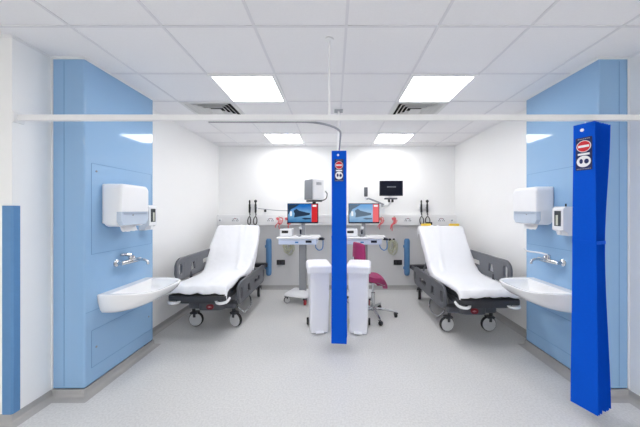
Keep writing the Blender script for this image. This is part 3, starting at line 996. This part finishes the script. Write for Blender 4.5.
def diagnostic_set(x, wide, label):
    o = thing('diagnostic_set', label, 'diagnostic instruments', (x, BACK, 1.43), 0, 'wall diagnostic sets')
    MB().box((0, -0.02, 0.11), (0.17, 0.04, 0.11), 0.01, seg=3).build('wall_unit', M['white_plastic'], o)
    for s, head in ((-1, 0.012), (1, 0.02)):
        xx = s * 0.055
        MB().box((xx, -0.052, 0.09), (0.04, 0.03, 0.035), 0.006).build('cradle', M['grey_plastic'], o)
        h = MB().tube([(xx, -0.07, 0.0), (xx, -0.07, 0.01), (xx, -0.07, 0.15), (xx, -0.07, 0.16), (xx, -0.07, 0.19)], [0.012, 0.018, 0.018, 0.013, 0.013], 14)
        h = h.build('handle', M['black'], o)
        hd = MB()
        if s > 0: hd.lathe([(0.008, 0.185), (0.026, 0.20), (0.026, 0.225), (0.01, 0.24)], (xx, -0.07, 0), 'Z', 18)
        else: hd.lathe([(0.008, 0.185), (0.016, 0.195), (0.014, 0.22), (0.006, 0.235)], (xx, -0.07, 0), 'Z', 18)
        hd.build('instrument_head', M['black'], h)
        w_ = wide * (0.024 if s < 0 else 0.028)
        lp = [(xx, -0.07, 0.0), (xx + 0.008, -0.075, -0.05), (xx - w_, -0.09, -0.12), (xx - w_ * 0.9, -0.1, -0.19), (xx, -0.1, -0.215), (xx + w_ * 0.9, -0.1, -0.19), (xx + w_, -0.09, -0.12), (xx + 0.0, -0.07, -0.045), (xx + 0.005, -0.04, 0.06)]
        # coiled cord: a helix round the loop
        base = spline(lp, 26)
        cord = []
        for i, p in enumerate(base):
            a = i * 1.5
            cord.append(p + Vector((math.cos(a), 0.6 * math.sin(a), math.sin(a))) * 0.0045)
        MB().tube(cord, 0.0066, 6).build('coiled_cord', M['black'], o)
    if wide > 1.2:
        MB().box((0.075, -0.12, -0.2), (0.10, 0.05, 0.06), 0.012, seg=3).build('cuff_bulb', M['black'], o)
    return o
diagnostic_set(-1.505, 1.0, 'pair of black diagnostic handpieces with coiled cords on the wall above the left bed')
diagnostic_set(1.67, 1.3, 'pair of black diagnostic handpieces with looped cords on the wall above the right bed')

# cable from the left set to the computer, with a small plug
cb_ = thing('wall_cable', 'thin grey cable sagging along the back wall from the left handpieces to the screen', 'cable', (-1.4, BACK - 0.03, 1.5))
MB().tube(spline([(-0.02, 0, 0.01), (0.15, 0, -0.01), (0.4, 0, -0.03), (0.62, -0.02, -0.025), (0.82, -0.08, 0.05), (0.93, -0.14, 0.08)], 8), 0.006, 8).build('cord', M['grey_plastic'], cb_)
MB().lathe([(0.012, -0.03), (0.022, -0.02), (0.022, 0.012), (0.008, 0.02)], (0.12, -0.01, -0.03), 'Z', 16).build('plug', M['black'], cb_)

def tubing_bundle(x, label):
    o = thing('tubing_bundle', label, 'tubing', (x, BACK - 0.004, 0.93), 0, 'clear tubing hanging on the back wall')
    MB().box((0, -0.01, 0.0), (0.18, 0.02, 0.03), 0.004).build('hanger', M['white_plastic'], o)
    for s in (-1, 1): MB().box((s * 0.035, -0.045, 0.0), (0.04, 0.05, 0.045), 0.01, seg=3).build('clip', M['black'], o)
    rnd = random.Random(4)
    for k in range(11):
        w_ = rnd.uniform(0.035, 0.085); h_ = rnd.uniform(0.17, 0.29); x0 = rnd.uniform(-0.03, 0.03); y_ = -0.03 - 0.008 * k
        pts = [(x0 + w_ * math.sin(2 * PI * j / 20) * (1 + 0.2 * math.sin(j + k)), y_, -0.01 - h_ / 2 + h_ / 2 * math.cos(2 * PI * j / 20)) for j in range(20)]
        MB().tube(pts, 0.0075, 8, closed=True).build('tube_loop', M['yellowish'] if k % 3 == 0 else M['clear_tube'], o)
    return o
tubing_bundle(-0.84, 'loops of clear tubing hanging on the back wall under the left workstation tray')
tubing_bundle(1.075, 'loops of clear tubing on two black clips on the back wall in the right bay')

def red_lines(x, n, seed, label):
    rnd = random.Random(seed)
    o = thing('gas_flowmeter', label, 'flowmeter', (x, TF, 1.29), 0, 'red tagged flowmeters on the trunking')
    MB().lathe([(0.03, 0), (0.03, -0.02), (0.02, -0.03), (0.012, -0.05)], (0, 0, 0.01), 'Y', 18).build('outlet', M['white_plastic'], o)
    MB().cyl((0, -0.055, -0.05), (0, -0.055, 0.075), 0.012).build('meter_tube', M['clear_tube'], o)
    MB().lathe([(0.012, -0.02), (0.02, -0.01), (0.02, 0.015), (0.012, 0.02)], (0.0, -0.055, -0.05), 'Z', 14).build('knob', M['red'], o)
    for k in range(n):
        dx = rnd.uniform(-0.05, 0.05)
        MB().tube(spline([(0.0, -0.055, 0.05), (dx * 0.9 + 0.03, -0.07, 0.04), (dx + 0.02, -0.075, -0.04), (dx * 0.8 - 0.03, -0.07, -0.09), (dx - 0.03, -0.06, -0.13 - 0.03 * k)], 6),
                  0.008, 8).build('hose', M['red_tube'], o)
    MB().box((0.025, -0.075, -0.02), (0.045, 0.003, 0.07), 0.001, Matrix.Rotation(R(25), 3, 'Y')).build('tag', M['pink_tag'], o)
    MB().box((-0.028, -0.078, 0.03), (0.04, 0.003, 0.05), 0.001, Matrix.Rotation(R(-20), 3, 'Y')).build('tag', M['red_tube'], o)
    return o
red_lines(-1.0, 2, 1, 'red tagged flowmeter on the trunking right of the left double socket')
red_lines(-0.84, 2, 2, 'red tagged flowmeter on the trunking beside the left computer screen')
red_lines(0.86, 2, 3, 'red tagged flowmeter on the trunking beside the right computer screen')
red_lines(1.1, 3, 4, 'red tagged flowmeter on the trunking left of the right double socket')

# ------------------------------------------------------------------ computer workstations
def workstation(x, y, pale, label, rot=R(-20)):
    t = thing('computer_workstation', label, 'workstation', (x, y, 0), 0, 'wheeled computer workstations')
    cr, sr = math.cos(rot), math.sin(rot)
    def Rz(u, v): return (u * cr - v * sr, u * sr + v * cr)
    b = MB()
    bx, by = -0.05, 0.05
    out = rrect(-0.20, -0.19, 0.20, 0.19, 0.05)
    def ring(s, z): return [(bx + Rz(u * s, v * s)[0], by + Rz(u * s, v * s)[1], z) for u, v in out]
    b.loft([ring(1, 0.12), ring(1.0, 0.14), ring(0.9, 0.16), ring(0.42, 0.19)])
    b.build('base', M['white_plastic'], t, angle=40)
    for k, (u, v) in enumerate(((-0.165, -0.155), (0.165, -0.155), (-0.165, 0.155), (0.165, 0.155))):
        q = Rz(u, v)
        castor(t, bx + q[0], by + q[1], 0.052, 0.032, R((25, 80, 70, 110)[k]), 'red' if k == 1 else 'wheel_disc', tyre='dark_red' if k == 1 else 'rubber', zf=0.122)
    MB().box((0.0, 0.05, 0.57), (0.115, 0.085, 0.82), 0.012, seg=3).build('column', M['steel'], t)
    # worktop with drawer fascia
    w_ = MB().box((-0.05, -0.03, 1.052), (0.64, 0.44, 0.026), 0.012, seg=3).build('worktop', M['white_plastic'], t)
    dr = MB().box((-0.05, -0.05, 0.995), (0.58, 0.38, 0.085), 0.012, seg=3).build('drawer_unit', M['tray_blue'], t)
    MB().box((0.12, -0.2415, 1.0), (0.09, 0.004, 0.035), 0.001).build('lock_panel', M['bezel'], dr)
    MB().box((-0.06, -0.2415, 0.99), (0.05, 0.004, 0.022), 0.001).build('logo_patch', M['cable_blue'], dr)
    MB().box((-0.05, -0.2415, 1.025), (0.5, 0.003, 0.004)).build('drawer_gap', M['grey_plastic'], dr)
    MB().tube(spline([(0.27, -0.2, 1.03), (0.33, -0.22, 1.03), (0.35, -0.15, 1.03), (0.33, -0.02, 1.03), (0.27, -0.02, 1.03)], 5), 0.011, 8).build('push_handle', M['bezel'], t)
    MB().tube(spline([(0.22, -0.15, 0.955), (0.23, -0.19, 0.90), (0.28, -0.2, 0.865), (0.33, -0.18, 0.90), (0.335, -0.14, 1.02)], 6), 0.008, 8).build('cable', M['cable_blue'], t)
    # post and monitor
    po = MB().box((0.0, 0.10, 1.20), (0.06, 0.035, 0.30), 0.006)
    po.box((0.0, 0.08, 1.068), (0.2, 0.14, 0.012), 0.004)
    po.build('monitor_post', M['steel'], t)
    mo = MB().box((0, 0.05, 1.425), (0.50, 0.035, 0.325), 0.006).build('monitor', M['bezel'], t)
    MB().box((0, 0.031, 1.43), (0.476, 0.003, 0.29)).build('screen', M['wallpaper_pale' if pale else 'wallpaper'], mo, smooth=False)
    MB().box((0.19, 0.0285, 1.43), (0.095, 0.003, 0.29)).build('screen_side_panel', M['px_pink' if pale else 'px_red'], mo, smooth=False)
    MB().box((0.19, 0.0265, 1.548), (0.06, 0.002, 0.03)).build('screen_button', M['px_white'], mo, smooth=False)
    rk = [(-0.14, 1.36), (-0.13, 1.42), (-0.15, 1.47), (-0.10, 1.50), (-0.06, 1.47), (0.0, 1.455), (0.06, 1.44), (0.12, 1.43), (0.11, 1.40), (0.03, 1.385), (-0.05, 1.375)]
    MB().prism(rk, 0.0265, 0.0290, 'Y').build('screen_rock', M['px_grey' if pale else 'px_dark'], mo, smooth=False)
    rk2 = [(-0.02, 1.34), (0.03, 1.355), (0.13, 1.35), (0.13, 1.33), (0.04, 1.325)]
    MB().prism(rk2, 0.0265, 0.0290, 'Y').build('screen_rock', M['px_grey' if pale else 'px_dark'], mo, smooth=False)
    MB().prism([(-0.235, 1.40), (-0.235, 1.57), (-0.05, 1.57), (-0.13, 1.52), (-0.19, 1.49)], 0.0275, 0.0290, 'Y').build('screen_cliff', M['px_grey' if pale else 'px_dark'], mo, smooth=False)
    MB().box((-0.19, 0.026, 1.42), (0.03, 0.002, 0.075)).build('screen_window', M['px_white'], mo, smooth=False)
    return t
workstation(-0.505, 4.27, False, 'white computer workstation on wheels in the left bay, bright screen with red side panel')
workstation(0.485, 4.27, True, 'white computer workstation in the right bay behind the magenta chair, paler screen')

def label_printer(x, y, label):
    o = thing('label_printer', label, 'printer', (x, y, 1.0655), 0, 'small printers on the workstations')
    MB().box((0, 0, 0.06), (0.19, 0.2, 0.12), 0.014, seg=3).build('body', M['white_plastic'], o)
    MB().box((-0.015, -0.101, 0.075), (0.10, 0.006, 0.038), 0.003).build('paper_slot', M['black'], o)
    MB().box((0, -0.02, 0.121), (0.15, 0.13, 0.004), 0.001).build('lid', M['grey_plastic'], o)
label_printer(-0.745, 4.22, 'small white printer with dark slot on the left workstation')
label_printer(0.27, 4.22, 'small white printer with dark slot on the right workstation')
def scanner(x, y, label):
    o = thing('barcode_scanner', label, 'scanner', (x, y, 1.0655), 0, 'hand scanners on the workstations')
    MB().lathe([(0.04, 0), (0.04, 0.008), (0.012, 0.014), (0.012, 0.04)], (0, 0, 0), 'Z', 20).build('stand', M['grey_plastic'], o)
    MB().tube(spline([(0, 0.01, 0.035), (0, 0.0, 0.09), (0, -0.02, 0.12)], 5), 0.014, 10).build('grip', M['bezel'], o)
    MB().box((0, -0.03, 0.135), (0.04, 0.09, 0.035), 0.01, Matrix.Rotation(R(-15), 3, 'X'), seg=3).build('head', M['white_plastic'], o)
scanner(-0.52, 4.14, 'hand scanner on a round stand in the middle of the left workstation')
scanner(0.435, 4.14, 'hand scanner on a round stand in the middle of the right workstation')
def keyboard(x, y, label):
    o = thing('keyboard', label, 'keyboard', (x, y, 1.0655), 0, 'white keyboards on the workstations')
    MB().box((0, 0, 0.008), (0.3, 0.12, 0.016), 0.005).build('case', M['white_plastic'], o)
    k_ = MB()
    for r_ in range(4):
        for c in range(12): k_.box((-0.132 + 0.024 * c, -0.04 + 0.026 * r_, 0.019), (0.019, 0.02, 0.006))
    k_.build('keys', M['white_trim'], o, smooth=False)
keyboard(-0.36, 4.09, 'white keyboard lying on the right of the left workstation top')
keyboard(0.63, 4.09, 'white keyboard lying on the right of the right workstation top')

# ------------------------------------------------------------------ wall monitors
o = thing('vital_signs_monitor', 'boxy white monitor turned sideways on a wall arm above the left screen', 'monitor', (-0.36, 4.62, 1.83), R(-50))
MB().box((0, 0.02, 0.0), (0.26, 0.24, 0.36), 0.02, seg=3).build('casing', M['white_plastic'], o)
MB().box((0, -0.103, 0.0), (0.235, 0.01, 0.34), 0.006).build('screen', M['monitor_face'], o)
vs = MB()
for k in range(5): vs.box((0.1315, -0.02 + 0.022 * k, 0.10), (0.003, 0.012, 0.05))
vs.build('side_vents', M['grey_plastic'], o, smooth=False)
MB().box((0, 0.02, -0.195), (0.2, 0.2, 0.03), 0.006).build('mount_plate', M['bed_base'], o)
MB().tube(spline([(0.10, 0.1, -0.19), (0.2, 0.12, -0.16), (0.235, 0.12, -0.08), (0.19, 0.12, -0.03)], 6), 0.009, 8).build('cable_hook', M['bed_frame'], o)
ar = MB().tube([(0, 0.02, -0.21), (0, 0.02, -0.26)], 0.03, 14)
ar.build('swivel', M['black'], o)
p1 = Matrix.Rotation(R(50), 3, 'Z') @ Vector((-0.0, BACK - 4.62, 0))
MB().tube([(0, 0.02, -0.265), (p1.x * 0.5, p1.y * 0.5, -0.30), (p1.x, p1.y - 0.012, -0.30)], 0.02, 12).build('arm', M['white_plastic'], o)
MB().box((p1.x, p1.y - 0.008, -0.30), (0.10, 0.02, 0.22), 0.004, Matrix.Rotation(R(50), 3, 'Z')).build('wall_plate', M['white_plastic'], o)

o = thing('patient_monitor', 'black flat patient monitor on a wall arm in the right bay', 'monitor', (1.0, 4.66, 1.86))
MB().box((0, 0, 0), (0.405, 0.05, 0.265), 0.008, seg=3).build('casing', M['bezel'], o)
sc_ = MB().box((0, -0.026, 0.004), (0.378, 0.003, 0.232)).build('screen', M['px_black'], o, smooth=False)
lt = MB()
for k in range(8): lt.box((-0.07 + 0.02 * k, -0.0285, 0.022), (0.013, 0.002, 0.018))
lt.build('screen_lettering', M['px_text'], sc_, smooth=False)
mb = MB().box((0, 0.03, -0.18), (0.22, 0.09, 0.028), 0.01, seg=3)
mb.build('mount_plate', M['bed_base'], o)
MB().box((0, 0.03, -0.155), (0.07, 0.04, 0.06), 0.008).build('neck', M['white_plastic'], o)
mb = MB()
for s in (-1, 1): mb.box((s * 0.03, 0.03, -0.215), (0.035, 0.05, 0.06), 0.008)
mb.build('clamp', M['black'], o)
MB().tube([(0, 0.04, -0.24), (-0.02, 0.12, -0.30), (-0.1, BACK - 4.66 - 0.02, -0.34)], 0.02, 12).build('arm', M['white_plastic'], o)
MB().box((-0.1, BACK - 4.66 - 0.01, -0.34), (0.10, 0.018, 0.2), 0.004).build('wall_plate', M['white_plastic'], o)

o = thing('wall_device', 'slim dark upright device on a white jointed arm above the right screen', 'wall device', (0.565, 4.72, 1.80))
MB().box((0, 0, 0.0), (0.06, 0.05, 0.165), 0.008, seg=3).build('head', M['bed_base'], o)
MB().cyl((0, 0, -0.085), (0, 0, -0.15), 0.016).build('neck', M['white_plastic'], o)
MB().tube([(0, 0, -0.13), (0.05, 0, -0.115), (0.20, 0.04, -0.17), (0.33, 0.10, -0.22), (0.33, BACK - 4.72 - 0.014, -0.24)], 0.016, 10).build('arm', M['grey_plastic'], o)
MB().box((0.33, BACK - 4.72 - 0.008, -0.24), (0.07, 0.016, 0.12), 0.004).build('wall_plate', M['white_plastic'], o)

# ------------------------------------------------------------------ bins
def bin_(x, y, label):
    t = thing('pedal_bin', label, 'bin', (x, y, 0), R(9 if x < 0 else -9), 'white pedal bins')
    def rg(hw, hd, r, z, dy=0.0): return [(px, py + dy, z) for px, py in rrect(-hw, -hd, hw, hd, r, 6)]
    b = MB()
    b.loft([rg(0.104, 0.150, 0.018, 0.012), rg(0.107, 0.156, 0.02, 0.02), rg(0.120, 0.176, 0.022, 0.72), rg(0.122, 0.178, 0.022, 0.735)])
    b.build('body', M['bin'], t, angle=40)
    MB().loft([rg(0.097, 0.147, 0.03, 0.0), rg(0.097, 0.147, 0.03, 0.014)]).build('foot', M['grey_plastic'], t, angle=40)
    l = MB()
    l.loft([rg(0.143, 0.200, 0.03, 0.735), rg(0.145, 0.202, 0.03, 0.74), rg(0.146, 0.203, 0.032, 0.80), rg(0.142, 0.198, 0.034, 0.814),
            rg(0.128, 0.182, 0.04, 0.828), rg(0.07, 0.11, 0.05, 0.842)])
    l = l.build('lid', M['bin'], t, angle=50)
    MB().box((-0.085, -0.155, 0.826), (0.03, 0.02, 0.006), 0.002, Matrix.Rotation(R(14), 3, 'X')).build('lid_catch', M['grey_plastic'], l)
    for s in (-1, 1):
        c = MB().lathe([(0.01, -0.012), (0.042, -0.012), (0.046, 0), (0.042, 0.012), (0.01, 0.012)], (s * 0.124, 0.13, 0.046), 'X', 20)
        c.build('wheel', M['rubber'], t)
        MB().box((s * 0.108, 0.13, 0.05), (0.04, 0.02, 0.02), 0.003).build('axle_bracket', M['grey_plastic'], t)
    MB().box((0, -0.175, 0.03), (0.10, 0.05, 0.014), 0.005).build('pedal', M['bin'], t)
    return t
bin_(-0.197, 3.33, 'white pedal bin standing left of the middle blue curtain')
bin_(0.312, 3.31, 'white pedal bin standing right of the middle blue curtain, before the magenta chair')

# ------------------------------------------------------------------ chair
def saddle_chair(x, y, rz, label):
    t = thing('saddle_chair', label, 'chair', (x, y, 0), rz)
    # local +y is the front
    rows = []
    nu, nv = 16, 18
    for j in range(nv + 1):
        v = -1 + 2 * j / nv
        row = []
        for i in range(nu + 1):
            u = -1 + 2 * i / nu
            hw = 0.20 - 0.05 * max(0, v) ** 2
            px = u * hw * math.sqrt(max(0.04, 1 - 0.55 * abs(v) ** 4))
            py = 0.21 * v * math.sqrt(max(0.3, 1 - 0.35 * u * u))
            z = 0.60 - 0.16 * max(0, v - 0.25) ** 1.4 * 1.5 - 0.05 * u * u * (1 if v > 0 else 0.5) + 0.03 * max(0, -v) ** 2
            row.append((px, py, z))
        rows.append(row)
    s = MB().grid(rows).build('seat', M['magenta'], t, recalc=False)
    so = s.modifiers.new('cushion', 'SOLIDIFY'); so.thickness = 0.065; so.offset = -1
    bv = s.modifiers.new('soft', 'BEVEL'); bv.width = 0.018; bv.segments = 3
    MB().box((0, 0, 0.50), (0.2, 0.2, 0.02), 0.004).build('seat_plate', M['bed_frame'], t)
    # backrest
    rows = []
    for j in range(11):
        v = -1 + 2 * j / 10
        row = []
        for i in range(11):
            u = -1 + 2 * i / 10
            row.append((u * 0.165 * (1 - 0.12 * max(0, v)) , -0.25 + 0.035 * u * u, 0.87 + 0.17 * v * math.sqrt(1 - 0.25 * u ** 4)))
        rows.append(row)
    b = MB().grid(rows).build('backrest', M['magenta'], t, recalc=False)
    so = b.modifiers.new('cushion', 'SOLIDIFY'); so.thickness = 0.045; so.offset = 0
    bv = b.modifiers.new('soft', 'BEVEL'); bv.width = 0.014; bv.segments = 3
    MB().tube(spline([(0, -0.08, 0.495), (0, -0.24, 0.49), (0, -0.30, 0.56), (0, -0.30, 0.85)], 6), 0.016, 10).build('back_bar', M['chrome'], t)
    # gas spring, lever, five-star base
    MB().tube([(0, 0, 0.10), (0, 0, 0.33), (0, 0, 0.335), (0, 0, 0.5)], [0.028, 0.028, 0.018, 0.018], 16).build('column', M['chrome'], t)
    MB().tube([(0, 0, 0.485), (0.2, 0.06, 0.475)], 0.007, 8).build('height_lever', M['chrome'], t)
    MB().lathe([(0.045, 0.085), (0.05, 0.1), (0.045, 0.13), (0.03, 0.14)], (0, 0, 0), 'Z', 24).build('hub', M['chrome'], t)
    for k in range(5):
        a = R(72 * k - 14)
        c, s_ = math.cos(a), math.sin(a)
        MB().tube([(0.03 * c, 0.03 * s_, 0.112), (0.17 * c, 0.17 * s_, 0.10), (0.32 * c, 0.32 * s_, 0.078)], [0.022, 0.019, 0.014], 10).build('leg', M['chrome'], t)
        castor(t, 0.312 * c, 0.312 * s_, 0.03, 0.03, a + 1.9, 'black', zf=0.075)
    return t
saddle_chair(0.545, 3.71, R(-68), 'magenta saddle chair with chrome wheeled base behind the right white bin')
